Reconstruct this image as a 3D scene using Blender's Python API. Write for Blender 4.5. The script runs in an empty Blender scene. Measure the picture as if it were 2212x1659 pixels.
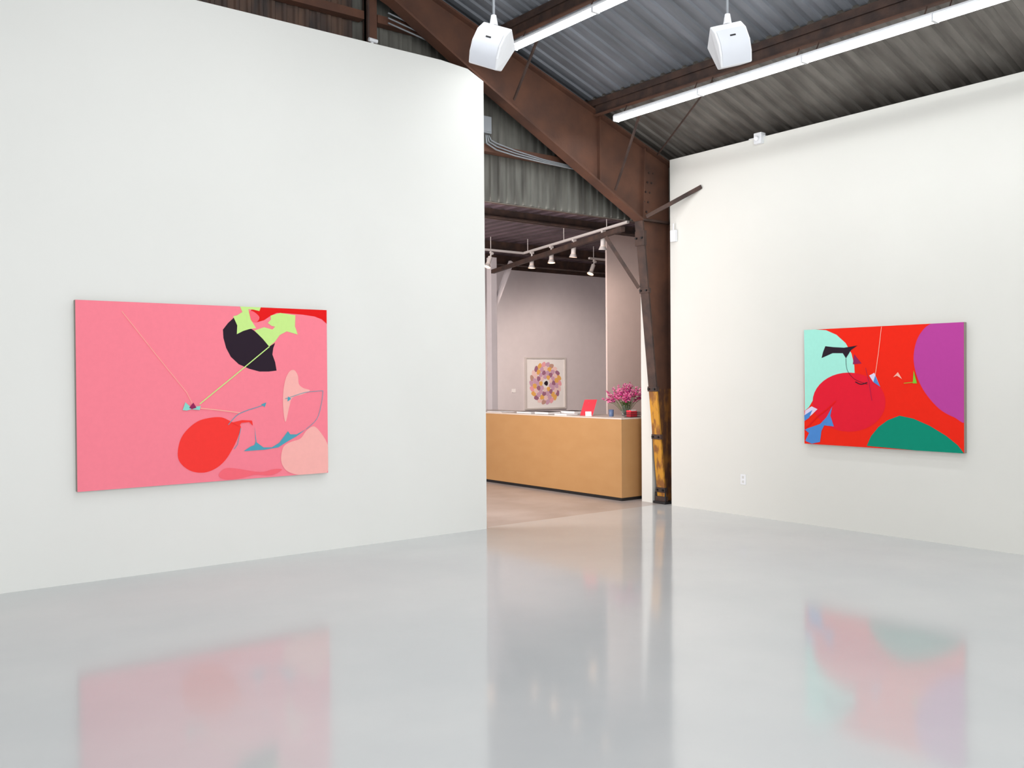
import bpy, math, random
from mathutils import Vector, Matrix
random.seed(4)
scene = bpy.context.scene
try:
    scene.view_settings.view_transform = 'Standard'
    scene.view_settings.look = 'None'
except Exception:
    pass
V = Vector

# ------------------------------------------------------------------ materials
def lin(c):
    r = []
    for v in c:
        v = v / 255.0
        r.append(v / 12.92 if v <= 0.04045 else ((v + 0.055) / 1.055) ** 2.4)
    return (r[0], r[1], r[2], 1.0)

def mat(name, rgb, rough=0.6, metal=0.0, rgb2=None, nscale=6.0, lo=0.35, hi=0.65, bump=0.0,
        bscale=40.0, stretch=(1, 1, 1), spec=0.5, emit=0.0, trans=0.0, coat=0.0):
    m = bpy.data.materials.new(name)
    m.use_nodes = True
    nt = m.node_tree
    b = nt.nodes['Principled BSDF']
    tc = nt.nodes.new('ShaderNodeTexCoord')
    mp = nt.nodes.new('ShaderNodeMapping')
    mp.inputs['Scale'].default_value = stretch
    nt.links.new(tc.outputs['Object'], mp.inputs['Vector'])
    no = nt.nodes.new('ShaderNodeTexNoise')
    no.inputs['Scale'].default_value = nscale
    no.inputs['Detail'].default_value = 6
    nt.links.new(mp.outputs['Vector'], no.inputs['Vector'])
    cr = nt.nodes.new('ShaderNodeValToRGB')
    if rgb2 is None:
        rgb2 = tuple(max(0, c * 0.985) for c in rgb)
    cr.color_ramp.elements[0].position = lo
    cr.color_ramp.elements[1].position = hi
    cr.color_ramp.elements[0].color = lin(rgb2)
    cr.color_ramp.elements[1].color = lin(rgb)
    nt.links.new(no.outputs['Fac'], cr.inputs['Fac'])
    nt.links.new(cr.outputs['Color'], b.inputs['Base Color'])
    b.inputs['Roughness'].default_value = rough
    b.inputs['Metallic'].default_value = metal
    b.inputs['Specular IOR Level'].default_value = spec
    b.inputs['Transmission Weight'].default_value = trans
    b.inputs['Coat Weight'].default_value = coat
    if emit > 0:
        b.inputs['Emission Color'].default_value = lin(rgb)
        b.inputs['Emission Strength'].default_value = emit
    if bump > 0:
        n2 = nt.nodes.new('ShaderNodeTexNoise')
        n2.inputs['Scale'].default_value = bscale
        n2.inputs['Detail'].default_value = 4
        nt.links.new(mp.outputs['Vector'], n2.inputs['Vector'])
        bu = nt.nodes.new('ShaderNodeBump')
        bu.inputs['Strength'].default_value = bump
        bu.inputs['Distance'].default_value = 0.01
        nt.links.new(n2.outputs['Fac'], bu.inputs['Height'])
        nt.links.new(bu.outputs['Normal'], b.inputs['Normal'])
    return m

M_wall = mat('white_wall_paint', (233, 234, 230), 0.8, rgb2=(231, 232, 228), nscale=1.0, spec=0.15)
M_wallR = mat('warm_white_wall_paint', (225, 225, 219), 0.8, rgb2=(223, 223, 217), nscale=1.0, spec=0.15)
M_wallpink = mat('office_wall_warm_light_tint', (230, 212, 205), 0.8, spec=0.2)  # white paint, tinted pink to carry the warm office light
M_wallfar = mat('office_far_wall_light_tint', (220, 213, 215), 0.8, spec=0.2)  # white paint with the office's pinkish-grey light mixed into its colour
M_floor = mat('grey_epoxy_floor', (206, 208, 208), 0.10, rgb2=(198, 201, 202), nscale=0.8, bump=0.035, bscale=6.0, spec=0.6)
M_floor2 = mat('office_concrete_floor', (186, 178, 174), 0.25, rgb2=(170, 162, 158), nscale=1.5, bump=0.03, bscale=5, spec=0.5)
M_rust = mat('rusty_red_primer_steel', (106, 69, 51), 0.7, rgb2=(76, 51, 41), nscale=3, lo=0.3, hi=0.7, bump=0.12)
M_rustd = mat('dark_rust_steel', (76, 55, 46), 0.7, rgb2=(52, 39, 35), nscale=7, bump=0.2)
M_yellow = mat('worn_yellow_steel', (200, 142, 44), 0.6, rgb2=(138, 88, 40), nscale=14, lo=0.42, hi=0.54, bump=0.2, stretch=(1, 1, 0.4))
M_yelrust = mat('rusty_yellow_steel', (150, 100, 46), 0.6, rgb2=(92, 60, 44), nscale=12, lo=0.45, hi=0.64, bump=0.2, stretch=(1, 1, 0.4))
M_black = mat('black_metal', (24, 23, 25), 0.5)
M_roof = mat('galvanised_roof_sheet', (142, 147, 155), 0.5, metal=0.2, rgb2=(108, 112, 118), nscale=1.6, lo=0.3, hi=0.7, stretch=(0.5, 2.5, 1))
M_roofd = mat('weathered_roof_sheet', (130, 126, 120), 0.6, metal=0.15, rgb2=(90, 85, 80), nscale=2.2, lo=0.3, hi=0.7, stretch=(0.7, 3.0, 1))
M_siding = mat('weathered_siding_sheet', (122, 122, 115), 0.6, metal=0.15, rgb2=(86, 84, 79), nscale=2.5, lo=0.3, hi=0.7, stretch=(4, 1, 0.6))
M_sidrust = mat('rusty_siding_sheet', (106, 82, 68), 0.7, rgb2=(64, 56, 54), nscale=3, stretch=(3, 1, 0.5))
M_ceil2 = mat('office_ceiling_sheet', (90, 74, 80), 0.6, rgb2=(64, 52, 57), nscale=2)
M_white = mat('white_plastic', (238, 240, 243), 0.4)
M_grille = mat('white_speaker_grille', (222, 226, 233), 0.55)
M_grey = mat('grey_conduit', (150, 155, 160), 0.4, metal=0.4)
M_tube = mat('lit_fluorescent_tube', (250, 253, 255), 0.3, emit=9.0)
M_lamp = mat('lit_spot_bulb', (255, 205, 160), 0.3, emit=8.0)
M_fix = mat('fixture_white_enamel', (245, 247, 250), 0.3)
M_trackw = mat('track_white_metal', (214, 208, 204), 0.4)
M_desk = mat('honey_mdf_panel', (188, 144, 94), 0.42, rgb2=(180, 135, 85), nscale=3, lo=0.2, hi=0.8, stretch=(1, 1, 2))
M_desktop = mat('pale_desk_top', (222, 208, 196), 0.35)
M_edge = mat('raw_canvas_edge', (150, 142, 134), 0.9)

def flat(name, rgb):
    return mat(name, rgb, 0.75, rgb2=tuple(c * 0.99 for c in rgb), nscale=30, spec=0.12)

# ------------------------------------------------------------------ mesh builder
class MB:
    def __init__(s):
        s.v = []; s.f = []; s.m = []; s.mats = []; s.smooth = []
    def mi(s, m):
        if m not in s.mats: s.mats.append(m)
        return s.mats.index(m)
    def add(s, vs, fs, m, sm=False):
        o = len(s.v); k = s.mi(m)
        s.v += [V(p) for p in vs]
        for f in fs:
            s.f.append([i + o for i in f]); s.m.append(k); s.smooth.append(sm)
    def box(s, a, b, m):
        x0, y0, z0 = a; x1, y1, z1 = b
        s.add([(x0, y0, z0), (x1, y0, z0), (x1, y1, z0), (x0, y1, z0), (x0, y0, z1), (x1, y0, z1), (x1, y1, z1), (x0, y1, z1)],
              [(0, 3, 2, 1), (4, 5, 6, 7), (0, 1, 5, 4), (1, 2, 6, 5), (2, 3, 7, 6), (3, 0, 4, 7)], m)
        return s
    def hexa(s, p, m):
        s.add(p, [(0, 3, 2, 1), (4, 5, 6, 7), (0, 1, 5, 4), (1, 2, 6, 5), (2, 3, 7, 6), (3, 0, 4, 7)], m)
        return s
    def poly(s, pts, m):
        s.add(pts, [tuple(range(len(pts)))], m); return s
    def prism(s, poly, fn, t0, t1, m):
        n = len(poly)
        vs = [fn(a, b, t0) for a, b in poly] + [fn(a, b, t1) for a, b in poly]
        fs = [tuple(range(n - 1, -1, -1)), tuple(range(n, 2 * n))] + [(i, (i + 1) % n, n + (i + 1) % n, n + i) for i in range(n)]
        s.add(vs, fs, m); return s
    def tube(s, a, b, r, m, r2=None, n=14, cap=True):
        a = V(a); b = V(b); d = (b - a).normalized()
        up = V((0, 0, 1)) if abs(d.z) < 0.95 else V((1, 0, 0))
        e1 = d.cross(up).normalized(); e2 = d.cross(e1)
        r2 = r if r2 is None else r2
        vs = []
        for p, rr in ((a, r), (b, r2)):
            for i in range(n):
                t = 2 * math.pi * i / n
                vs.append(p + e1 * (rr * math.cos(t)) + e2 * (rr * math.sin(t)))
        s.add(vs, [(i, (i + 1) % n, n + (i + 1) % n, n + i) for i in range(n)], m, True)
        if cap:
            s.add(vs[:n], [tuple(range(n - 1, -1, -1))], m); s.add(vs[n:], [tuple(range(n))], m)
        return s
    def path(s, pts, r, m, n=8):
        for i in range(len(pts) - 1):
            s.tube(pts[i], pts[i + 1], r, m, n=n)
        return s
    def bar(s, a, b, w, h, m):
        a = V(a); b = V(b); d = (b - a).normalized()
        up = V((0, 0, 1)) if abs(d.z) < 0.98 else V((0, 1, 0))
        e1 = d.cross(up).normalized() * (w / 2); e2 = e1.cross(d).normalized() * (h / 2)
        s.hexa([a - e1 - e2, a + e1 - e2, b + e1 - e2, b - e1 - e2, a - e1 + e2, a + e1 + e2, b + e1 + e2, b - e1 + e2], m)
        return s
    def lathe(s, c, prof, m, n=20):
        c = V(c); vs = []
        for r, z in prof:
            for i in range(n):
                t = 2 * math.pi * i / n
                vs.append(c + V((r * math.cos(t), r * math.sin(t), z)))
        fs = []
        for k in range(len(prof) - 1):
            for i in range(n):
                j = (i + 1) % n
                fs.append((k * n + i, k * n + j, (k + 1) * n + j, (k + 1) * n + i))
        s.add(vs, fs, m, True)
        s.add(vs[:n], [tuple(range(n - 1, -1, -1))], m); s.add(vs[-n:], [tuple(range(n))], m)
        return s
    def make(s, name, origin=(0, 0, 0), parent=None, label=None, category=None, kind=None, group=None, bevel=0, rot=None):
        me = bpy.data.meshes.new(name)
        o = V(origin)
        vs = [p - o for p in s.v]
        me.from_pydata([tuple(p) for p in vs], [], s.f)
        for m in s.mats: me.materials.append(m)
        for i, p in enumerate(me.polygons):
            p.material_index = s.m[i]; p.use_smooth = s.smooth[i]
        me.update()
        ob = bpy.data.objects.new(name, me)
        bpy.context.collection.objects.link(ob)
        ob.location = o
        if rot is not None: ob.rotation_euler = rot
        if parent is not None:
            ob.parent = parent
            ob.location = o - V(parent.location)
        if label: ob['label'] = label
        if category: ob['category'] = category
        if kind: ob['kind'] = kind
        if group: ob['group'] = group
        if bevel:
            bm = ob.modifiers.new('bevel', 'BEVEL'); bm.width = bevel; bm.segments = 2; bm.limit_method = 'ANGLE'
        return ob

def empty(name, loc, label, category, group=None):
    e = bpy.data.objects.new(name, None)
    e.empty_display_size = 0.1
    bpy.context.collection.objects.link(e)
    e.location = loc
    e['label'] = label; e['category'] = category
    if group: e['group'] = group
    return e

def clone(ob, loc, rotz=None):
    c = ob.copy(); c.location = loc
    if rotz is not None: c.rotation_euler = rotz
    bpy.context.collection.objects.link(c)
    for ch in list(ob.children):
        k = ch.copy(); k.parent = c
        bpy.context.collection.objects.link(k)
    return c

# ------------------------------------------------------------------ dimensions
YL, XR = 7.78, 8.475
def zr(x): return 4.235 + 0.349 * (8.54 - x)   # top of the rafter
XRIDGE = 1.6
S = 'structure'

f = MB()
f.box((-5, -4, -0.1), (8.9, 7.86, 0.0), M_floor)
f.box((3.9, 7.86, -0.1), (14.1, 14.1, -0.0), M_floor2)
f.make('floor', kind=S, label='glossy pale grey epoxy floor with dull concrete beyond the opening')
b = MB()
b.prism([(-5, 0), (5.73, 0), (5.73, 4.66), (5.53, 4.75), (5.2, 4.775), (-5, 4.775)], lambda a, c, t: (a, t, c), YL, YL + 0.10, M_wall)
b.make('wall_left', kind=S, label='tall white partition wall with clipped upper corner')
b = MB(); b.box((XR, -4, 0), (XR + 0.11, 7.70, 4.205), M_wallR)
b.make('wall_right', kind=S, label='white painted partition wall below the roof eave')
b = MB(); b.box((XR, 8.02, 0), (XR + 0.11, 8.2, 3.5), M_wallR)
b.make('wall_stub', kind=S, label='narrow white wall end beside the steel column')
b = MB(); b.box((8.84, -4, 0), (8.9, 8.2, 4.25), M_siding)
b.make('wall_outer', kind=S, label='outer metal wall behind the partition')
def corrug(x0, x1, step, amp, y):
    pts = []; x = x0
    while x < x1:
        pts += [(x, y), (x + step * .5, y), (x + step * .62, y - amp), (x + step * .88, y - amp)]
        x += step
    pts.append((x1, y)); return pts
b = MB()
pr = corrug(-5, 8.85, 0.115, 0.02, 8.19)
vs = []
for (x, y) in pr:
    top = zr(x) + 0.12 if x > XRIDGE else zr(2 * XRIDGE - x) + 0.12
    vs += [(x, y, 3.52), (x, y, 4.45 if top > 4.45 else top), (x, y, top)]
for i in range(len(pr) - 1):
    a = i * 3
    b.add([vs[a], vs[a + 3], vs[a + 4], vs[a + 1]], [(0, 1, 2, 3)], M_siding)
    b.add([vs[a + 1], vs[a + 4], vs[a + 5], vs[a + 2]], [(0, 1, 2, 3)], M_sidrust if pr[i][0] < 4.4 else M_siding)
b.box((4, 8.2, 3.52), (8.85, 8.24, 4.2), M_siding)
b.make('wall_gable', kind=S, label='weathered corrugated metal gable siding')
b = MB()
prof = []
y = -4.0
while y < 8.25:
    prof += [(y, 0), (y + .07, 0), (y + .085, .022), (y + .135, .022)]
    y += 0.15
for (xa, xb, m) in ((9.0, 7.34, M_roofd), (7.34, 5.92, M_roof), (5.92, XRIDGE, M_roof)):
    vs = []
    for (y, h) in prof:
        vs += [(xa, y, zr(xa) + .12 + h), (xb, y, zr(xb) + .12 + h)]
    b.add(vs, [(2 * i, 2 * i + 1, 2 * i + 3, 2 * i + 2) for i in range(len(prof) - 1)], m)
xl = -5.0
vs = []
for (y, h) in prof:
    vs += [(XRIDGE, y, zr(XRIDGE) + .12 + h), (xl, y, zr(2 * XRIDGE - xl) + .12 + h)]
b.add(vs, [(2 * i, 2 * i + 1, 2 * i + 3, 2 * i + 2) for i in range(len(prof) - 1)], M_roof)
b.make('ceiling', kind=S, label='sloping corrugated metal roof underside')

# second room shell
b = MB()
prof = []
x = 4.0
while x < 14.1:
    prof += [(x, 0), (x + .1, 0), (x + .12, .03), (x + .18, .03)]; x += 0.2
vs = []
for (x, h) in prof: vs += [(x, 8.24, 3.70 + h), (x, 14.1, 3.70 + h)]
b.add(vs, [(2 * i, 2 * i + 1, 2 * i + 3, 2 * i + 2) for i in range(len(prof) - 1)], M_ceil2)
b.make('ceiling_office', kind=S, label='dark purple-brown corrugated office ceiling')
b = MB(); b.box((3.9, 14.0, 0), (14.1, 14.1, 3.62), M_wallfar); b.box((3.9, 14.0, 3.62), (14.1, 14.1, 3.76), M_rustd)
b.make('wall_back', kind=S, label='far white office wall, grey-pink light tinted into its colour')
b = MB(); b.box((9.62, 10.0, 0), (12.6, 10.03, 3.70), M_wallpink)
b.make('wall_pier', kind=S, label='white partition behind the desk, warm light tinted into its colour')
b = MB(); b.box((14.0, 8.2, 0), (14.1, 14, 3.76), M_wallfar)
b.make('wall_east', kind=S, label='office side wall')
b = MB(); b.box((3.9, 7.9, 0), (4.0, 14, 3.76), M_wallfar)
b.make('wall_west', kind=S, label='office side wall')
b = MB(); b.box((8.6, 8.2, 0), (14.1, 8.26, 3.52), M_wallpink)
b.make('wall_front', kind=S, label='office front wall beside the opening')

# ------------------------------------------------------------------ steel frame
FY = 7.895
FO = (8.5, FY, 0)
fr = empty('steel_frame', FO, 'rusty tapered steel portal frame standing at the opening', 'steel frame')
KX, KZ = 8.14, 3.47
rl = [(KX, KZ), (5.81, 4.66), (4.7, 5.27), (XRIDGE, 6.42)]
HW = .065
def P(a, c, t): return (a, t, c)
col = MB()
def colx(z): return 8.525 + (KX - 8.525) * (z / KZ)
for z0, z1, m, mw in ((0.03, 1.42, M_yellow, M_yelrust), (1.42, KZ - .012, M_rustd, M_rust)):
    col.prism([(colx(z0), z0), (8.64, z0), (8.64, z1), (colx(z1), z1)], P, FY - .008, FY + .008, mw)
    x0, x1 = colx(z0), colx(z1)
    col.hexa([(x0 - .012, FY - HW, z0), (x0 + .012, FY - HW, z0), (x0 + .012, FY + HW, z0), (x0 - .012, FY + HW, z0),
              (x1 - .012, FY - HW, z1), (x1 + .012, FY - HW, z1), (x1 + .012, FY + HW, z1), (x1 - .012, FY + HW, z1)], m)
    col.box((8.64, FY - HW, z0), (8.66, FY + HW, z1), mw)
col.make('column', origin=FO, parent=fr, label='leaning tapered column, yellow paint worn at the foot')
bp = MB(); bp.box((8.46, FY - .10, 0), (8.7, FY + .10, 0.03), M_black)
bp.box((8.48, FY - .08, 0.03), (8.54, FY + .08, 0.09), M_rustd)
for yy in (FY - .08, FY + .08): bp.tube((8.49, yy, .02), (8.49, yy, .14), .011, M_black, n=8)
bp.make('base_plate', origin=FO, parent=fr, bevel=0.003)
for zz in (0.17, 0.83, 1.42, 2.62, 3.25):
    x = colx(zz); cl = MB()
    hh = .03 if zz < 3 else .09
    cl.box((x - .022, FY - HW - .01, zz - hh), (x + .026, FY + HW + .01, zz + hh), M_rustd)
    for q in (-.045, .045): cl.tube((x - .045, FY + q, zz), (x - .02, FY + q, zz), .013, M_black, n=6)
    cl.make('clamp', origin=FO, parent=fr, bevel=0.003, label='dark bolted clamp plate')
ra = MB()
for i in range(3):
    (xa, za), (xb, zb) = rl[i], rl[i + 1]
    ra.prism([(xa, za), (xa, zr(xa)), (xb, zr(xb)), (xb, zb)], P, FY - .008, FY + .008, M_rust)
    ra.hexa([(xb, FY - HW - .01, zb - .012), (xa, FY - HW - .01, za - .012), (xa, FY + HW + .01, za - .012), (xb, FY + HW + .01, zb - .012),
             (xb, FY - HW - .01, zb + .012), (xa, FY - HW - .01, za + .012), (xa, FY + HW + .01, za + .012), (xb, FY + HW + .01, zb + .012)], M_rust)
ra.prism([(KX, KZ), (8.66, KZ), (8.66, zr(8.66)), (KX, zr(KX))], P, FY - .008, FY + .008, M_rust)
ra.box((KX, FY - HW - .01, KZ - .012), (8.66, FY + HW + .01, KZ + .012), M_rustd)
ra.hexa([(XRIDGE, FY - .08, zr(XRIDGE) - .012), (8.68, FY - .08, zr(8.68) - .012), (8.68, FY + .08, zr(8.68) - .012), (XRIDGE, FY + .08, zr(XRIDGE) - .012),
         (XRIDGE, FY - .08, zr(XRIDGE) + .012), (8.68, FY - .08, zr(8.68) + .012), (8.68, FY + .08, zr(8.68) + .012), (XRIDGE, FY + .08, zr(XRIDGE) + .012)], M_rust)
for i in range(5):
    for q in (-.035, .035):
        ra.tube((8.22 + .03 * i + q, FY - .02, 3.58 + .12 * i), (8.22 + .03 * i + q, FY - .006, 3.58 + .12 * i), .013, M_rustd, n=6)
ra.make('rafter', origin=FO, parent=fr, label='deep rust-brown rafter rising to the ridge')
for (xa, za, xb, zb) in ((8.16, 3.49, 8.2, zr(8.2) - .013), (7.45, 3.84, 7.45, zr(7.45) - .015)):
    st = MB()
    st.hexa([(xa - .006, FY - .055, za), (xa + .006, FY - .055, za), (xa + .006, FY, za), (xa - .006, FY, za),
             (xb - .006, FY - .055, zb), (xb + .006, FY - .055, zb), (xb + .006, FY, zb), (xb - .006, FY, zb)], M_rust)
    st.make('stiffener', origin=FO, parent=fr, label='welded stiffener plate')
def rod(name, a, b, r, m, label, cat='steel rod', w=None, parent=None):
    o = MB()
    if w: o.bar(a, b, w[0], w[1], m)
    else: o.tube(a, b, r, m, n=8)
    if parent: return o.make(name, origin=a, parent=parent)
    return o.make(name, origin=a, label=label, category=cat)
rod('sway_rod', (8.33, 7.77, zr(8.33) - .05), (7.4, 6.14, zr(7.4) - .07), .010, M_rustd, 'thin rusty diagonal tie rod under the roof')
rod('sway_rod', (6.55, 3.0, 4.80), (6.0, 4.7, 4.99), .010, M_rustd, 'thin rusty tie rod crossing under the roof sheets')
rod('brace', (8.17, 7.8, 3.50), (8.47, 7.2, 3.80), .01, M_rustd, '', w=(.025, .045), parent=fr)
rod('brace', (7.65, 7.8, 3.76), (7.42, 7.15, 4.52), .01, M_rustd, '', w=(.018, .03), parent=fr)
rod('brace', (6.15, 7.8, 4.55), (6.0, 7.2, 5.02), .01, M_rustd, '', w=(.018, .03), parent=fr)
rod('brace', (7.97, 8.30, 3.30), (8.215, 7.98, 2.66), .01, M_rustd, '', w=(.035, .045), parent=fr)

# purlins: deep channel in front of the rafter, shallow part passing over it
for x in (7.34, 5.92, 4.46, 3.04):
    o = MB()
    o.box((x - .008, -4, zr(x) - .08), (x + .008, 7.79, zr(x) + .1), M_rustd)
    o.box((x - .05, -4, zr(x) - .09), (x + .008, 7.79, zr(x) - .08), M_rust)
    o.box((x - .03, -4, zr(x) + .03), (x + .03, 8.15, zr(x) + .1), M_rustd)
    o.make('purlin', origin=(x, 2, zr(x)), label='rusty steel purlin under the roof sheets', category='steel beam', group='roof purlins')
for z, x0, x1 in ((4.07, 5.0, 7.3), (5.15, 0, 4.49), (5.15, 4.64, 5.8)):
    o = MB(); o.box((x0, 8.06, z - .045), (x1, 8.165, z + .035), M_rust)
    o.make('girt', origin=(x0, 8.1, z), label='rusty horizontal girt fixed to corrugated siding', category='steel beam', group='gable girts')
o = MB(); o.box((4.5, 8.04, 4.2), (4.62, 8.08, 5.55), M_rust); o.box((4.5, 8.01, 4.2), (4.52, 8.11, 5.55), M_rustd)
o.make('gable_post', origin=(4.56, 8.05, 4.2), label='rusty vertical post against the gable siding', category='steel post')
o = MB(); o.box((4, 8.26, 3.55), (8.85, 8.42, 3.70), M_rustd)
o.make('header_beam', origin=(6.5, 8.3, 3.6), label='dark header beam over the opening', category='steel beam')
for y, z in ((9.35, 3.58), (11.6, 3.54), (12.9, 3.54)):
    o = MB(); o.box((4, y - .06, z), (13.9, y + .06, z + .02), M_rustd); o.box((4, y - .015, z), (13.9, y + .015, 3.70), M_rustd)
    o.make('ceiling_beam', origin=(8, y, z), label='dark steel beam under the office ceiling', category='steel beam', group='office ceiling beams')
o = MB(); o.bar((8.05, 8.08, 3.38), (9.10, 12.14, 3.30), .055, .06, M_rustd)
o.make('tie_beam', origin=(8.05, 8.08, 3.38), label='dark rusty beam running from frame into the office', category='steel beam')
wp = empty('white_post', (9.14, 12.22, 0), 'white painted steel post with diagonal brace', 'post')
o = MB(); o.box((9.08, 12.16, 0), (9.2, 12.28, 3.54), M_wallfar); o.make('post_shaft', origin=(9.14, 12.22, 0), parent=wp, bevel=.004)
o = MB(); o.bar((9.18, 12.22, 2.72), (9.55, 12.22, 3.5), .06, .07, M_wallfar); o.make('brace', origin=(9.18, 12.22, 2.72), parent=wp)

# ------------------------------------------------------------------ conduits & small fittings
o = MB(); o.box((5.86, 7.99, 4.2), (5.99, 8.05, 4.38), M_grey)
o.box((5.87, 7.985, 4.215), (5.98, 7.99, 4.365), M_grey)
o.make('junction_box', origin=(5.92, 8.02, 4.2), label='grey electrical junction box above the opening', category='electrical box', bevel=.006)
for k, dz_ in enumerate((0, .035, .07)):
    o = MB()
    o.path([(5.94 + k * .02, 8.03, 4.19), (5.95 + k * .03, 8.03, 4.10 + dz_ * .6), (6.08, 8.03, 4.05 + dz_), (6.35, 8.03, 4.02 + dz_ * .8), (6.75, 8.03, 4.0 + dz_ * .5), (7.2, 8.03, 3.99 + dz_ * .4)], .009, M_grey)
    o.make('conduit', origin=(6, 8.03, 4.1), label='thin grey curved electrical conduit under the girt', category='conduit', group='electrical conduits')
for k in range(3):
    o = MB()
    o.tube((4.72, 7.993, 5.10 + .05 * k), (6.6, 7.993, 4.80 + .03 * k), .009, M_grey, n=8)
    o.make('conduit', origin=(5, 8.0, 5.2), label='thin grey conduit running behind the rafter', category='conduit', group='electrical conduits')
o = MB(); o.box((XR - .05, 6.32, 4.13), (XR + .03, 6.42, 4.25), M_white); o.tube((XR - .05, 6.37, 4.19), (XR - .075, 6.37, 4.18), .025, M_white)
o.box((XR - .01, 6.30, 4.206), (XR + .11, 6.52, 4.215), M_white)
o.make('wall_sensor', origin=(XR, 6.37, 4.2), label='small white device on top of the wall', category='sensor', bevel=.004)
o = MB(); o.box((XR - .05, 7.58, 3.2), (XR, 7.66, 3.34), M_white); o.tube((XR - .03, 7.62, 3.34), (XR - .03, 7.62, 3.42), .008, M_white)
o.make('motion_detector', origin=(XR, 7.62, 3.2), label='small white detector at the wall end', category='sensor', bevel=.006)
o = MB(); OY = 6.62
o.box((XR - .008, OY - .035, .35), (XR, OY + .035, .465), M_white)
for zz in (.382, .432):
    o.box((XR - .0095, OY - .014, zz - .014), (XR - .007, OY + .014, zz + .014), mat('socket_grey', (212, 212, 209)))
o.make('power_outlet', origin=(XR, OY, .41), label='white duplex outlet on the white wall', category='outlet', bevel=.0015)
o = MB(); o.tube((4.45, 7.84, 4.775), (4.45, 7.84, 4.81), .015, M_white); o.tube((4.41, 7.83, 4.825), (4.50, 7.83, 4.82), .02, M_white)
o.make('emergency_light', origin=(4.45, 7.84, 4.775), label='small white device on the wall top', category='sensor')  # small emergency light standing on the wall top

# ------------------------------------------------------------------ fluorescent fixtures
def fixture(x, y, z, first=None):
    if first is not None:
        return clone(first, (x, y, z))
    e = empty('fluorescent_light', (x, y, z), 'lit white fluorescent strip fixture hung below the roof', 'light fixture', 'fluorescent strip lights')
    h = MB(); h.prism([(-.042, .0), (.042, .0), (.042, .018), (.025, .038), (-.025, .038), (-.042, .018)], lambda a, c, t: (x + a, y + t, z + c), -.60, .60, M_fix)
    for t in (-.6, .588): h.box((x - .042, y + t, z - .04), (x + .042, y + t + .012, z), M_fix)
    h.make('housing', origin=(x, y, z), parent=e)
    for q in (-.023, .023):
        t = MB(); t.tube((x + q, y - .587, z - .022), (x + q, y + .587, z - .022), .017, M_tube, n=12)
        t.make('tube', origin=(x, y, z), parent=e)
    for yy in (-.5, .5):
        c = MB(); c.tube((x + .02, y + yy, z + .034), (x + .075, y + yy, z + .13), .006, M_rustd, n=6)
        c.make('hanger', origin=(x, y, z), parent=e)
    return e
f0 = fixture(7.23, 6.76, 4.43)
for k in range(1, 5): fixture(7.23, 6.76 - 1.205 * k, 4.43, f0)
for k in range(3): fixture(5.81, 6.77 - 1.205 * k, 4.925, f0)

# ------------------------------------------------------------------ speakers
def speaker(loc, rot, first=None):
    if first is not None:
        c = clone(first, loc)
        for ch in c.children:
            if not ch.name.startswith('hanging_rod'): ch.rotation_euler = rot
        return c
    e = empty('hanging_speaker', loc, 'white wedge-shaped speaker hung on a metal rod', 'speaker', 'ceiling speakers')
    def sub(mb, name, r=True, bev=0):
        ob = mb.make(name, origin=(0, 0, 0), bevel=bev)
        ob.parent = e; ob.location = (0, 0, 0)
        if r: ob.rotation_euler = rot
        return ob
    W = .115
    c = MB()
    prof = [(.12, .10), (-.09, .14), (-.13, .07), (-.13, -.02), (-.10, -.09), (-.05, -.15), (.07, -.10)]
    n = len(prof)
    vs = []
    for sgn in (-1, 1):
        for (yy, zz) in prof:
            w = W * (1.0 if yy < 0 else 0.72)
            vs.append((sgn * w, yy, zz))
    c.add(vs, [tuple(range(n)), tuple(range(2 * n - 1, n - 1, -1))] + [(i, n + i, n + (i + 1) % n, (i + 1) % n) for i in range(n)], M_white)
    sub(c, 'cabinet', bev=.008)
    g = MB()
    fp = prof[1:6]
    vs = []
    for (yy, zz) in fp: vs += [(-W * .88, yy - .006, zz * .93 - .004), (W * .88, yy - .006, zz * .93 - .004)]
    g.add(vs, [(2 * i, 2 * i + 1, 2 * i + 3, 2 * i + 2) for i in range(4)], M_grille, True)
    sub(g, 'grille')
    k = MB(); k.box((-.02, -.139, .02), (.02, -.135, .03), M_black); sub(k, 'badge')
    br = MB(); br.tube((0, 0, .08), (0, 0, .24), .018, M_grey); br.tube((0, 0, .17), (0, 0, .24), .03, M_white, r2=.018)
    br.tube((0, 0, .24), (0, 0, 1.95), .009, M_grey)
    sub(br, 'hanging_rod', r=False)
    return e
s0 = speaker((3.84, 5.09, 3.83), (math.radians(-12), math.radians(22), math.radians(-62)))
speaker((5.11, 4.107, 3.83), (math.radians(-12), math.radians(-14), math.radians(-30)), s0)

# ------------------------------------------------------------------ paintings
def solve8(A, bb):
    n = 8
    Mx = [r[:] + [v] for r, v in zip(A, bb)]
    for i in range(n):
        p = max(range(i, n), key=lambda k: abs(Mx[k][i])); Mx[i], Mx[p] = Mx[p], Mx[i]
        for j in range(n):
            if j != i:
                q = Mx[j][i] / Mx[i][i]
                Mx[j] = [a - q * c for a, c in zip(Mx[j], Mx[i])]
    return [Mx[i][n] / Mx[i][i] for i in range(n)]
def homog(quad):
    A = []; B = []
    for (x, y), (u, v) in zip(quad, ((0, 1), (1, 1), (1, 0), (0, 0))):
        A.append([x, y, 1, 0, 0, 0, -u * x, -u * y]); B.append(u)
        A.append([0, 0, 0, x, y, 1, -v * x, -v * y]); B.append(v)
    h = solve8(A, B)
    def f(x, y):
        w = h[6] * x + h[7] * y + 1
        u = (h[0] * x + h[1] * y + h[2]) / w; v = (h[3] * x + h[4] * y + h[5]) / w
        return min(1, max(0, u)), min(1, max(0, v))
    return f
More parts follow.
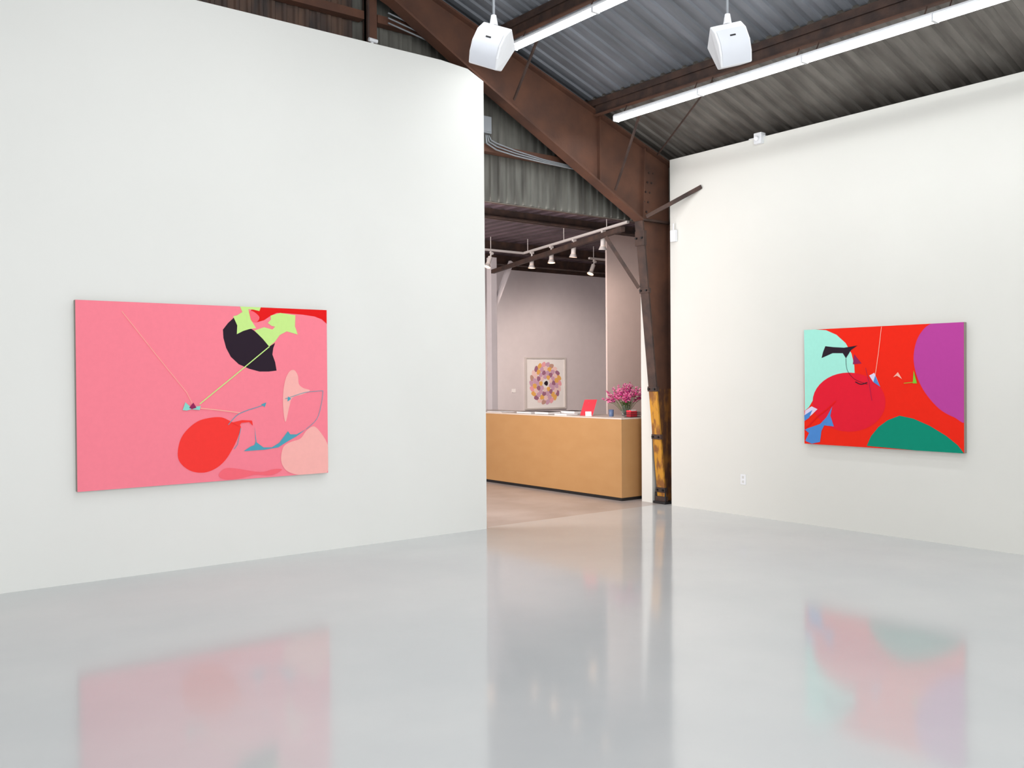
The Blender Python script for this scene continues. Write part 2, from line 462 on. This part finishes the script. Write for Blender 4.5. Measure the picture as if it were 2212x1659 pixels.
def smooth(pts, k=5, closed=True):
    out = []; n = len(pts)
    for i in range(n if closed else n - 1):
        g = lambda j: pts[j % n] if closed else pts[max(0, min(n - 1, j))]
        p0, p1, p2, p3 = g(i - 1), g(i), g(i + 1), g(i + 2)
        for s in range(k):
            t = s / k
            out.append(tuple(.5 * (2 * p1[d] + (p2[d] - p0[d]) * t + (2 * p0[d] - 5 * p1[d] + 4 * p2[d] - p3[d]) * t * t + (3 * p1[d] - p0[d] - 3 * p2[d] + p3[d]) * t ** 3) for d in (0, 1)))
    if not closed: out.append(pts[-1])
    return out
def line(pts, w, closed=False):
    L = []; R = []
    for i, p in enumerate(pts):
        a = pts[max(0, i - 1)]; c = pts[min(len(pts) - 1, i + 1)]
        dx, dy = c[0] - a[0], c[1] - a[1]; l = math.hypot(dx, dy) or 1
        L.append((p[0] - dy / l * w, p[1] + dx / l * w)); R.append((p[0] + dy / l * w, p[1] - dx / l * w))
    return ('strip', L, R)
def painting(quad, fn, size, base, shapes, label, origin):
    e = empty('painting', origin, label, 'painting')
    H = homog(quad)
    w, h = size
    c = MB()
    def Q(u, v, t): return fn(u * w, v * h, t)
    c.hexa([Q(0, 0, .002), Q(1, 0, .002), Q(1, 0, .05), Q(0, 0, .05), Q(0, 1, .002), Q(1, 1, .002), Q(1, 1, .05), Q(0, 1, .05)], M_edge)
    c.make('stretcher', origin=origin, parent=e, label='raw canvas edges of the stretcher')
    a = MB()
    a.hexa([Q(0, 0, .0502), Q(1, 0, .0502), Q(1, 0, .0515), Q(0, 0, .0515), Q(0, 1, .0502), Q(1, 1, .0502), Q(1, 1, .0515), Q(0, 1, .0515)], base)
    t = .0515
    for m, s in shapes:
        t += .0004
        if s[0] == 'strip':
            _, L, R = s
            for i in range(len(L) - 1):
                pts = [Q(*H(*p), t) for p in (L[i], L[i + 1], R[i + 1], R[i])]
                a.poly(pts, m)
        else:
            a.poly([Q(*H(*p), t) for p in s], m)
    a.make('painted_surface', origin=origin, parent=e, label='flat bright paint shapes on canvas')
    return e

pk = flat('paint_pink', (254, 136, 153)); rd = flat('paint_red', (253, 62, 57)); rd2 = flat('paint_deep_red', (234, 28, 28))
bk = flat('paint_black', (46, 34, 46)); lg = flat('paint_lime', (204, 240, 144)); pp = flat('paint_pale_pink', (254, 184, 178))
tl = flat('paint_teal', (82, 166, 186)); mt = flat('paint_mint', (142, 220, 208)); sa = flat('paint_salmon', (252, 110, 124)); lp = flat('paint_light_line', (250, 186, 168))
mg = flat('paint_maroon', (150, 40, 90))
sh = [
 (rd2, [(547, 662), (706, 669), (707, 700), (695, 690), (680, 684), (655, 680), (620, 677), (598, 676), (585, 682), (570, 692), (552, 697), (541, 690), (538, 676)]),
 (sa, smooth([(538, 690), (552, 697), (560, 685), (545, 672), (536, 676)])),
 (bk, [(507, 684), (492, 698), (481, 712), (482, 730), (488, 752), (498, 771), (515, 787), (538, 797), (560, 803), (580, 803), (597, 801), (594, 783), (588, 766), (590, 752), (594, 741), (583, 748), (567, 731), (548, 714), (530, 703)]),
 (lg, [(518, 660), (563, 663), (560, 672), (548, 669), (536, 668), (541, 690), (553, 709), (538, 711), (525, 715), (511, 722), (512, 703), (503, 683), (512, 681), (523, 674)]),
 (lg, [(584, 682), (605, 676), (638, 681), (637, 705), (643, 723), (619, 716), (604, 724), (594, 738), (581, 749), (567, 732), (549, 714), (570, 707), (588, 712), (594, 706), (586, 704), (578, 698), (585, 690)]),
 (rd, smooth([(383, 985), (387, 955), (400, 932), (425, 911), (452, 903), (478, 902), (500, 912), (519, 921), (512, 947), (500, 972), (485, 995), (465, 1012), (440, 1021), (413, 1018), (392, 1004)])),
 (pp, smooth([(611, 850), (616, 820), (625, 803), (635, 800), (643, 812), (645, 830), (655, 839), (669, 844), (652, 853), (631, 860), (624, 880), (616, 912), (611, 885)])),
 (pp, smooth([(606, 987), (612, 965), (628, 955), (648, 948), (662, 930), (678, 922), (694, 938), (707, 962), (709, 990), (706, 1020), (690, 1024), (650, 1027), (622, 1020), (609, 1006)])),
 (sa, smooth([(471, 1027), (483, 1013), (505, 1012), (560, 1020), (590, 1014), (608, 1015), (585, 1027), (550, 1026), (520, 1033), (485, 1036)])),
 (tl, [(525, 975), (540, 965), (548, 962), (551, 955), (549, 922), (553, 956), (568, 967), (586, 967), (602, 957), (612, 944), (621, 932), (626, 939), (640, 939), (660, 928), (640, 943), (622, 953), (600, 967), (570, 972)]),
 (tl, line(smooth([(492, 918), (510, 898), (530, 888), (552, 881), (570, 875)], 4, False), .7)),
 (tl, line([(519, 925), (512, 960), (505, 970)], .6)),
 (tl, [(563, 874), (574, 870), (571, 880)]),
 (tl, line(smooth([(660, 928), (684, 905), (694, 870), (697, 845)], 4, False), .5)),
 (tl, line(smooth([(697, 845), (660, 848), (628, 858), (615, 862)], 4, False), .5)),
 (tl, [(621, 857), (628, 862), (620, 868)]),
 (rd, [(500, 913), (522, 908), (543, 909), (545, 920), (537, 912), (520, 914), (515, 921)]),
 (lg, line([(581, 749), (505, 812), (430, 873)], 1.1)),
 (lp, line([(262, 672), (335, 765), (402, 848), (414, 872)], .6)),
 (lp, line([(432, 882), (470, 886), (517, 892)], 1.0)),
 (mt, [(393, 886), (399, 869), (411, 880), (432, 877), (430, 886), (412, 884), (402, 887)]),
 (mg, [(407, 881), (416, 870), (423, 881), (413, 884)]),
]
painting([(162, 647), (706, 670), (708, 1022), (167, 1062)], lambda a, c, t: (1.755 + a, YL - t, .72 + c), (2.135, 1.49), pk, sh,
         'large pink abstract canvas with red oval on white wall', (2.82, YL - .002, .72))
rb = flat('paint_vermilion', (242, 42, 24)); mi = flat('paint_aqua', (168, 238, 222)); pu = flat('paint_purple', (188, 70, 158))
cr_ = flat('paint_crimson', (232, 32, 54)); gr = flat('paint_green', (12, 142, 116)); bl = flat('paint_blue', (80, 140, 212)); wl = flat('paint_lilac_white', (225, 215, 240)); ge = flat('paint_leaf_green', (130, 200, 60))
circ = [(1836 + 79 * math.cos(2 * math.pi * i / 40), 870 + 64 * math.sin(2 * math.pi * i / 40)) for i in range(40)]
sh2 = [
 (mi, [(1737, 714), (1762, 711), (1785, 714), (1808, 724), (1828, 742), (1841, 765), (1847, 790), (1848, 808), (1800, 840), (1757, 868), (1749, 882), (1740, 890)]),
 (pu, smooth([(2012, 699), (2050, 690), (2095, 690), (2100, 800), (2090, 905), (2062, 900), (2030, 882), (2000, 848), (1982, 812), (1975, 775), (1980, 740), (1993, 715)])),
 (cr_, circ),
 (gr, [(1875, 964), (1884, 943), (1900, 923), (1920, 908), (1945, 898), (1975, 904), (2010, 919), (2045, 940), (2070, 960), (2083, 977), (1980, 973)]),
 (bk, [(1776, 775), (1779, 762), (1784, 749), (1802, 751), (1825, 752), (1854, 747), (1840, 757), (1829, 775), (1822, 764), (1800, 764)]),
 (mg, [(1847, 766), (1863, 786), (1844, 788)]),
 (wl, [(1739, 912), (1741, 890), (1755, 880), (1768, 886), (1756, 898)]),
 (bl, [(1740, 930), (1758, 924), (1774, 918), (1788, 903), (1800, 880), (1796, 900), (1804, 923), (1783, 921), (1777, 933), (1774, 957), (1756, 961), (1742, 955), (1750, 938)]),
 (bl, [(1739, 900), (1757, 888), (1750, 905), (1740, 912)]),
 (rd2, line(smooth([(1742, 930), (1765, 905), (1790, 885), (1808, 868)], 4, False), 1.4)),
 (bk, line(smooth([(1829, 775), (1832, 800), (1848, 820), (1876, 831)], 4, False), .4)),
 (bk, line(smooth([(1850, 826), (1862, 831), (1876, 827)], 4, False), 1.0)),
 (mg, line([(1872, 795), (1880, 830), (1886, 866)], .4)),
 (lp, line([(1906, 706), (1900, 760), (1893, 812)], .6)),
 (wl, [(1880, 812), (1891, 806), (1904, 836), (1889, 826)]),
 (bl, [(1889, 826), (1893, 812), (1904, 836)]),
 (lp, [(1932, 815), (1942, 804), (1951, 819), (1940, 812)]),
 (ge, [(1974, 828), (1976, 800), (1983, 828)]),
 (ge, line([(1955, 828), (1980, 825)], .6)),
]
painting([(1737, 714), (2082, 695), (2083, 977), (1740, 961)], lambda a, c, t: (XR - t, 5.785 - a, .86 + c), (1.68, 1.195), rb, sh2,
         'red abstract canvas with aqua and purple circles on white wall', (XR - .002, 4.94, .86))

# ------------------------------------------------------------------ framed print in the office
fp_o = (11.76, 13.998, .93)
e = empty('framed_print', fp_o, 'square white-framed print of a round petal mandala', 'framed artwork')
x0, x1, z0, z1 = 11.24, 12.28, .93, 1.95
o = MB()
M_frame = mat('pale_wood_frame', (208, 202, 198), .5)
for a, c in (((x0, 13.95, z0), (x1, 13.998, z0 + .03)), ((x0, 13.95, z1 - .03), (x1, 13.998, z1)), ((x0, 13.95, z0 + .03), (x0 + .03, 13.998, z1 - .03)), ((x1 - .03, 13.95, z0 + .03), (x1, 13.998, z1 - .03))):
    o.box(a, c, M_frame)
o.make('frame', origin=fp_o, parent=e)
o = MB(); M_mat = mat('print_paper', (248, 246, 245), .6)
o.box((x0 + .03, 13.975, z0 + .03), (x1 - .03, 13.995, z1 - .03), M_mat)
cols = [flat('petal_' + n, c) for n, c in (('pink', (246, 176, 184)), ('orange', (242, 186, 104)), ('plum', (168, 116, 142)), ('rose', (248, 214, 210)), ('brown', (200, 160, 146)), ('mauve', (214, 172, 196)))]
cx, cz = .5 * (x0 + x1), .5 * (z0 + z1)
def petal(cx_, cz_, ang, L, W_, m, t):
    pts = []
    for i in range(14):
        a = 2 * math.pi * i / 14
        px = L * math.cos(a); pz = W_ * math.sin(a) * (1 + .35 * math.cos(a))
        pts.append((cx_ + px * math.cos(ang) - pz * math.sin(ang), 13.974 - t, cz_ + px * math.sin(ang) + pz * math.cos(ang)))
    o.poly(pts, m)
for ring, (r, n, L, W_) in enumerate(((.36, 22, .048, .062), (.28, 18, .05, .055), (.20, 14, .048, .05), (.125, 9, .045, .045))):
    for i in range(n):
        a = 2 * math.pi * (i + .5 * (ring % 2)) / n
        petal(cx + r * math.cos(a), cz + r * 1.02 * math.sin(a), a + .5, L, W_, cols[(i * (1 + ring) + ring) % 6], .0005 * (ring * 24 + i % 24) * .2 + .0002)
petal(cx, cz, 0, .05, .045, bk, .012)
o.make('print', origin=fp_o, parent=e, label='round mandala of pink, orange and plum petals')
o = MB(); o.box((10.93, 13.99, 1.27), (11.02, 13.999, 1.34), M_mat)
o.make('wall_label', origin=(10.97, 14, 1.3), label='small white caption card on office wall', category='label card')

# ------------------------------------------------------------------ desk
dx0, dx1, dy0, dy1, dz = 8.27, 9.0, 8.35, 12.0, 1.05
e = empty('reception_desk', (8.62, 10.2, 0), 'long honey-coloured plywood reception desk with black toe kick', 'desk')
o = MB(); o.box((dx0, dy0, .04), (dx1, dy1, dz - .018), M_desk); o.make('body', origin=(8.62, 10.2, 0), parent=e, bevel=.003)
o = MB(); o.box((dx0 + .015, dy0 + .015, 0), (dx1, dy1, .04), M_black); o.make('toe_kick', origin=(8.62, 10.2, 0), parent=e)
o = MB(); o.box((dx0, dy0, dz - .0175), (dx1, dy1, dz), M_desktop); o.make('top', origin=(8.62, 10.2, 0), parent=e, bevel=.002)
def book(x, y, w, d, h, m, label, name='book', cat='book', z=dz):
    e = empty(name, (x, y, z), label, cat)
    c = MB(); c.box((x - w / 2, y - d / 2, z + .001), (x + w / 2, y + d / 2, z + .004), m); c.box((x - w / 2, y - d / 2, z + h - .003), (x + w / 2, y + d / 2, z + h), m)
    c.box((x + w / 2 - .004, y - d / 2, z + .004), (x + w / 2, y + d / 2, z + h - .003), m)
    c.make('cover', origin=(x, y, z), parent=e)
    c = MB(); c.box((x - w / 2 + .004, y - d / 2 + .004, z + .004), (x + w / 2 - .004, y + d / 2 - .004, z + h - .003), M_mat); c.make('pages', origin=(x, y, z), parent=e)
book(8.45, 10.0, .24, .30, .035, M_black, 'black bound book lying on the desk')
book(8.48, 10.42, .26, .34, .025, M_grey, 'grey booklet lying on the desk')
book(8.75, 9.8, .22, .3, .045, M_black, 'thick black binder lying on the desk')
book(8.42, 9.58, .2, .26, .018, M_mat, 'white booklet lying on the desk')
o = MB()
for i in range(4): o.box((8.36 + .004 * i, 10.95 + .01 * i, dz + .002 * i), (8.60, 11.32 + .006 * i, dz + .002 * i + .0019), M_mat)
o.make('paper_stack', origin=(8.53, 11.15, dz), label='loose white sheets stacked on the desk', category='papers')
M_redc = mat('red_card', (236, 44, 64), .5)
e = empty('display_card', (8.5, 9.35, dz), 'red leaning display card on the desk', 'display card')
d = V((.788, -.6157, 0)); n = V((-.6157, -.788, 0))
c0 = V((8.5, 9.25, dz + .002))
o = MB()
lean = V((.6157, .788, 0)) * .09 + d * .07
p = [c0 - d * .085, c0 + d * .085]
th = V((.6157, .788, 0)) * .006
o.hexa([p[0], p[1], p[1] + th, p[0] + th, p[0] + lean + V((0, 0, .21)), p[1] + lean + V((0, 0, .21)), p[1] + th + lean + V((0, 0, .21)), p[0] + th + lean + V((0, 0, .21))], M_redc)
o.make('card', origin=(8.5, 9.35, dz), parent=e)
o = MB(); q = c0 + V((.6157, .788, 0)) * .14 - V((0, 0, .001)); o.bar(q + d * .02, c0 + lean * .8 + V((0, 0, .17)) + th * 1.6, .05, .005, M_grey)
o.make('easel_leg', origin=(8.5, 9.35, dz), parent=e)
e2 = MB(); c1 = V((8.40, 9.10, dz)); e2.hexa([c1 - d * .04, c1 + d * .04, c1 + d * .04 + th, c1 - d * .04 + th, c1 - d * .04 + th * 4 + V((0, 0, .06)), c1 + d * .04 + th * 4 + V((0, 0, .06)), c1 + d * .04 + th * 5 + V((0, 0, .06)), c1 - d * .04 + th * 5 + V((0, 0, .06))], M_mat)
e2.make('card_pack', origin=tuple(c1), label='small white cards standing on the desk', category='cards')
M_glass = mat('clear_glass', (240, 248, 248), .05, trans=.95, spec=.5)
M_bluegl = mat('blue_printed_tin', (90, 110, 146), .4)
o = MB(); o.lathe((8.53, 8.80, dz), [(.028, 0), (.032, .01), (.034, .09), (.03, .09), (.028, .012)], M_bluegl)
o.make('pen_cup', origin=(8.53, 8.80, dz), label='small blue-grey cup on the desk', category='cup')
tx, ty = 8.56, 8.44
e = empty('card_tray', (tx, ty, dz), 'black wire tray holding red and white cards', 'tray')
o = MB()
for zz in (.006, .04, .065):
    for a, c in (((-.09, -.06), (.09, -.06)), ((.09, -.06), (.09, .06)), ((.09, .06), (-.09, .06)), ((-.09, .06), (-.09, -.06))):
        o.tube((tx + a[0], ty + a[1], dz + zz), (tx + c[0], ty + c[1], dz + zz), .003, M_black, n=6)
for i in range(9):
    xx = tx - .09 + .0225 * i
    for yy in (-.06, .06): o.tube((xx, ty + yy, dz + .001), (xx, ty + yy, dz + .065), .002, M_black, n=6)
for i in range(7):
    yy = ty - .06 + .02 * i
    for xx in (-.09, .09): o.tube((tx + xx, yy, dz + .001), (tx + xx, yy, dz + .065), .002, M_black, n=6)
o.box((tx - .09, ty - .06, dz + .001), (tx + .09, ty + .06, dz + .004), M_black)
o.make('wire_basket', origin=(tx, ty, dz), parent=e)
o = MB(); o.box((tx - .06, ty - .03, dz + .005), (tx - .055, ty + .05, dz + .09), M_redc); o.box((tx - .05, ty - .02, dz + .005), (tx + .06, ty - .015, dz + .08), M_redc); o.box((tx - .05, ty + .0, dz + .005), (tx + .06, ty + .01, dz + .095), M_mat)
o.make('cards', origin=(tx, ty, dz), parent=e, label='red and white cards')
vx, vy = 8.80, 8.80
e = empty('flower_vase', (vx, vy, dz), 'glass vase of magenta and pink blossoms on the desk', 'vase of flowers')
o = MB(); o.lathe((vx, vy, dz), [(.045, 0), (.055, .01), (.06, .07), (.05, .13), (.055, .15), (.05, .15), (.045, .13), (.054, .07), (.045, .015)], M_glass)
o.make('vase', origin=(vx, vy, dz), parent=e)
M_stem = mat('green_stems', (100, 122, 62), .6, rgb2=(72, 94, 46)); M_leaf = mat('green_leaves', (108, 132, 70), .6, rgb2=(74, 98, 52))
M_fl = [mat('magenta_petals', (230, 84, 156), .6, rgb2=(206, 58, 132)), mat('pink_petals', (248, 160, 196), .6, rgb2=(236, 112, 166)), mat('purple_petals', (192, 62, 142), .6)]
sm = MB(); lf = MB(); fl = MB()
for i in range(38):
    a = random.uniform(0, 2 * math.pi); sp = random.uniform(.03, .30); hh = random.uniform(.28, .43) - sp * .4
    base = V((vx + .02 * math.cos(a), vy + .02 * math.sin(a), dz + .02)); tip = V((vx + sp * math.cos(a), vy + sp * math.sin(a), dz + hh + .03))
    mid = base.lerp(tip, .45) + V((0, 0, .04))
    sm.path([base, mid, tip], .003, M_stem, n=5)
    for j in range(18):
        t = j / 17
        c = mid.lerp(tip, .38 + .77 * t); r = .036 * (1.1 - .6 * t)
        b2 = random.uniform(0, 6.28)
        dv = V((math.cos(b2), math.sin(b2), random.uniform(-.4, .6))).normalized()
        s1 = dv.cross(V((0, 0, 1))).normalized()
        m = M_fl[random.choice((0, 0, 1, 1, 1, 2))]
        up = V((0, 0, 1))
        fl.add([c, c + dv * r * .7 + s1 * r * .6, c + dv * r * 1.3 + up * r * .2, c + dv * r * .7 - s1 * r * .6, c + dv * r * .5 + up * r * .5], [(0, 1, 4), (1, 2, 4), (2, 3, 4), (3, 0, 4), (0, 3, 2, 1)], m)
for i in range(14):
    a = random.uniform(0, 2 * math.pi); dv = V((math.cos(a), math.sin(a), 0)); s1 = V((-math.sin(a), math.cos(a), 0))
    c = V((vx, vy, dz + .13)); L = random.uniform(.08, .16)
    lf.add([c, c + dv * L * .5 + s1 * .018 + V((0, 0, .05)), c + dv * L + V((0, 0, .03)), c + dv * L * .5 - s1 * .018 + V((0, 0, .05))], [(0, 1, 2, 3)], M_leaf)
sm.make('stems', origin=(vx, vy, dz), parent=e); lf.make('leaves', origin=(vx, vy, dz), parent=e); fl.make('blossoms', origin=(vx, vy, dz), parent=e, label='magenta and pink blossom spikes')

# ------------------------------------------------------------------ track lights
e = empty('light_track', (9.0, 11.2, 3.48), 'white ceiling track for spotlights in the office', 'light track')
o = MB(); o.bar((8.26, 8.2, 3.5), (9.03, 11.22, 3.5), .035, .03, M_trackw); o.bar((8.2, 11.25, 3.5), (9.05, 11.25, 3.5), .035, .03, M_trackw)
o.make('rail', origin=(9.0, 11.2, 3.5), parent=e)
for p_ in ((8.42, 8.75), (8.73, 9.95), (9.0, 11.1), (8.4, 11.25)):
    o = MB(); o.tube((p_[0], p_[1], 3.51), (p_[0], p_[1], 3.7), .006, M_trackw, n=6)
    o.make('hanger', origin=(9.0, 11.2, 3.5), parent=e)
def head(loc, rot, first=None):
    if first:
        return clone(first, loc, rot)
    e = empty('track_spotlight', loc, 'small white track spotlight with glowing warm bulb', 'spotlight', 'office track spotlights')
    a = MB(); a.tube((0, 0, -.005), (0, 0, -.10), .014, M_trackw); a.box((-.03, -.015, -.03), (.03, .015, 0), M_trackw)
    q = a.make('stem', parent=None); q.parent = e; q.location = (0, 0, 0)
    a = MB(); a.tube((0, 0, -.08), (.0, 0, -.20), .033, M_trackw, r2=.033); a.tube((0, 0, -.20), (0, 0, -.25), .036, M_trackw, r2=.056, cap=False)
    q = a.make('lamp_shade'); q.parent = e; q.location = (0, 0, 0)
    a = MB(); a.tube((0, 0, -.235), (0, 0, -.24), .045, M_lamp)
    q = a.make('bulb'); q.parent = e; q.location = (0, 0, 0)
    e.rotation_euler = rot
    return e
R = math.radians
spots = [((8.41, 8.8, 3.483), (R(8), R(-4), 0)), ((8.615, 9.6, 3.483), (R(6), R(0), 0)), ((8.795, 10.3, 3.483), (R(-4), R(4), 0)), ((8.96, 10.95, 3.483), (R(0), R(2), 0)), ((8.42, 11.25, 3.47), (R(0), R(22), 0))]
h0 = head(*spots[0])
for l_, r_ in spots[1:]: head(l_, r_, h0)
head((10.43, 11.12, 3.47), (R(0), R(25), 0), h0)
o = MB(); o.box((10.3, 11.10, 3.485), (11.2, 11.14, 3.515), M_trackw)
for xx in (10.4, 11.1): o.tube((xx, 11.12, 3.5), (xx, 11.12, 3.7), .006, M_trackw)
o.make('light_track', origin=(10.7, 11.12, 3.5), label='short white light track beyond the office partition', category='light track')

# ------------------------------------------------------------------ lights
def area(name, loc, target, sx, sy, power, color=(1, 1, 1)):
    l = bpy.data.lights.new(name, 'AREA'); l.shape = 'RECTANGLE'; l.size = sx; l.size_y = sy; l.energy = power; l.color = color
    ob = bpy.data.objects.new(name, l); bpy.context.collection.objects.link(ob)
    ob.location = loc
    ob.rotation_euler = (V(target) - V(loc)).to_track_quat('-Z', 'Y').to_euler()
    return ob
area('fluorescent_glow', (7.23, 4.6, 4.36), (7.23, 4.6, 0), .1, 6.0, 24, (.98, .99, 1))
area('fluorescent_glow', (5.81, 5.0, 4.85), (5.81, 5.0, 0), .1, 5.0, 36, (.98, .99, 1))
area('fluorescent_glow', (3.0, 2.5, 5.6), (3.0, 2.5, 0), .1, 7.0, 130, (.98, .99, 1))
area('daylight_fill', (-0.5, -3.5, 3.0), (0.8, 7.7, 2.2), 5, 4, 330, (1, .99, .98))  # added soft light standing in for daylight from behind the camera
area('office_fill', (4.3, 10.4, 2.4), (9.0, 10.4, 1.6), 2.6, 1.6, 78, (1, .90, .84))  # added warm fill hidden behind the left wall, not an office fitting
area('office_fill', (4.9, 8.5, 2.4), (10.5, 14, 1.8), 1.2, 1.6, 125, (1, .93, .92))  # second added fill for the far wall, also out of sight
def spot(loc, tgt, p, ang=50, c=(1, .84, .74)):
    l = bpy.data.lights.new('spot_beam', 'SPOT'); l.energy = p; l.color = c; l.spot_size = math.radians(ang); l.spot_blend = .8; l.shadow_soft_size = .04
    ob = bpy.data.objects.new('spot_beam', l); bpy.context.collection.objects.link(ob); ob.location = loc
    ob.rotation_euler = (V(tgt) - V(loc)).to_track_quat('-Z', 'Y').to_euler()
spot((8.96, 11.0, 3.22), (11.76, 14, 1.45), 280, 60)
spot((10.5, 11.3, 3.2), (12.2, 14, 1.3), 110, 70)
spot((8.43, 8.82, 3.2), (9.9, 10, 1.9), 75, 80)
spot((8.62, 9.6, 3.2), (8.66, 9.2, 1.05), 14, 80)

w = bpy.data.worlds.new('World'); scene.world = w; w.use_nodes = True
bg = w.node_tree.nodes['Background']; bg.inputs['Color'].default_value = (.97, .985, 1.0, 1); bg.inputs['Strength'].default_value = 1.10

# ------------------------------------------------------------------ camera
cam = bpy.data.cameras.new('camera'); co = bpy.data.objects.new('camera', cam); bpy.context.collection.objects.link(co)
cam.sensor_width = 36; cam.lens = 36 * 2000 / 2212.0
F = V((math.cos(R(52)), math.sin(R(52)), -.0093)).normalized()
Rt = V((math.sin(R(52)), -math.cos(R(52)), 0)); U = Rt.cross(F).normalized()
s = .0072
Ri = (Rt - U * s).normalized(); Ui = (U + Rt * s).normalized()
m = Matrix((( Ri.x, Ui.x, -F.x, 0), (Ri.y, Ui.y, -F.y, 0), (Ri.z, Ui.z, -F.z, 1.6), (0, 0, 0, 1)))
co.matrix_world = m
cam.clip_end = 200
scene.camera = co
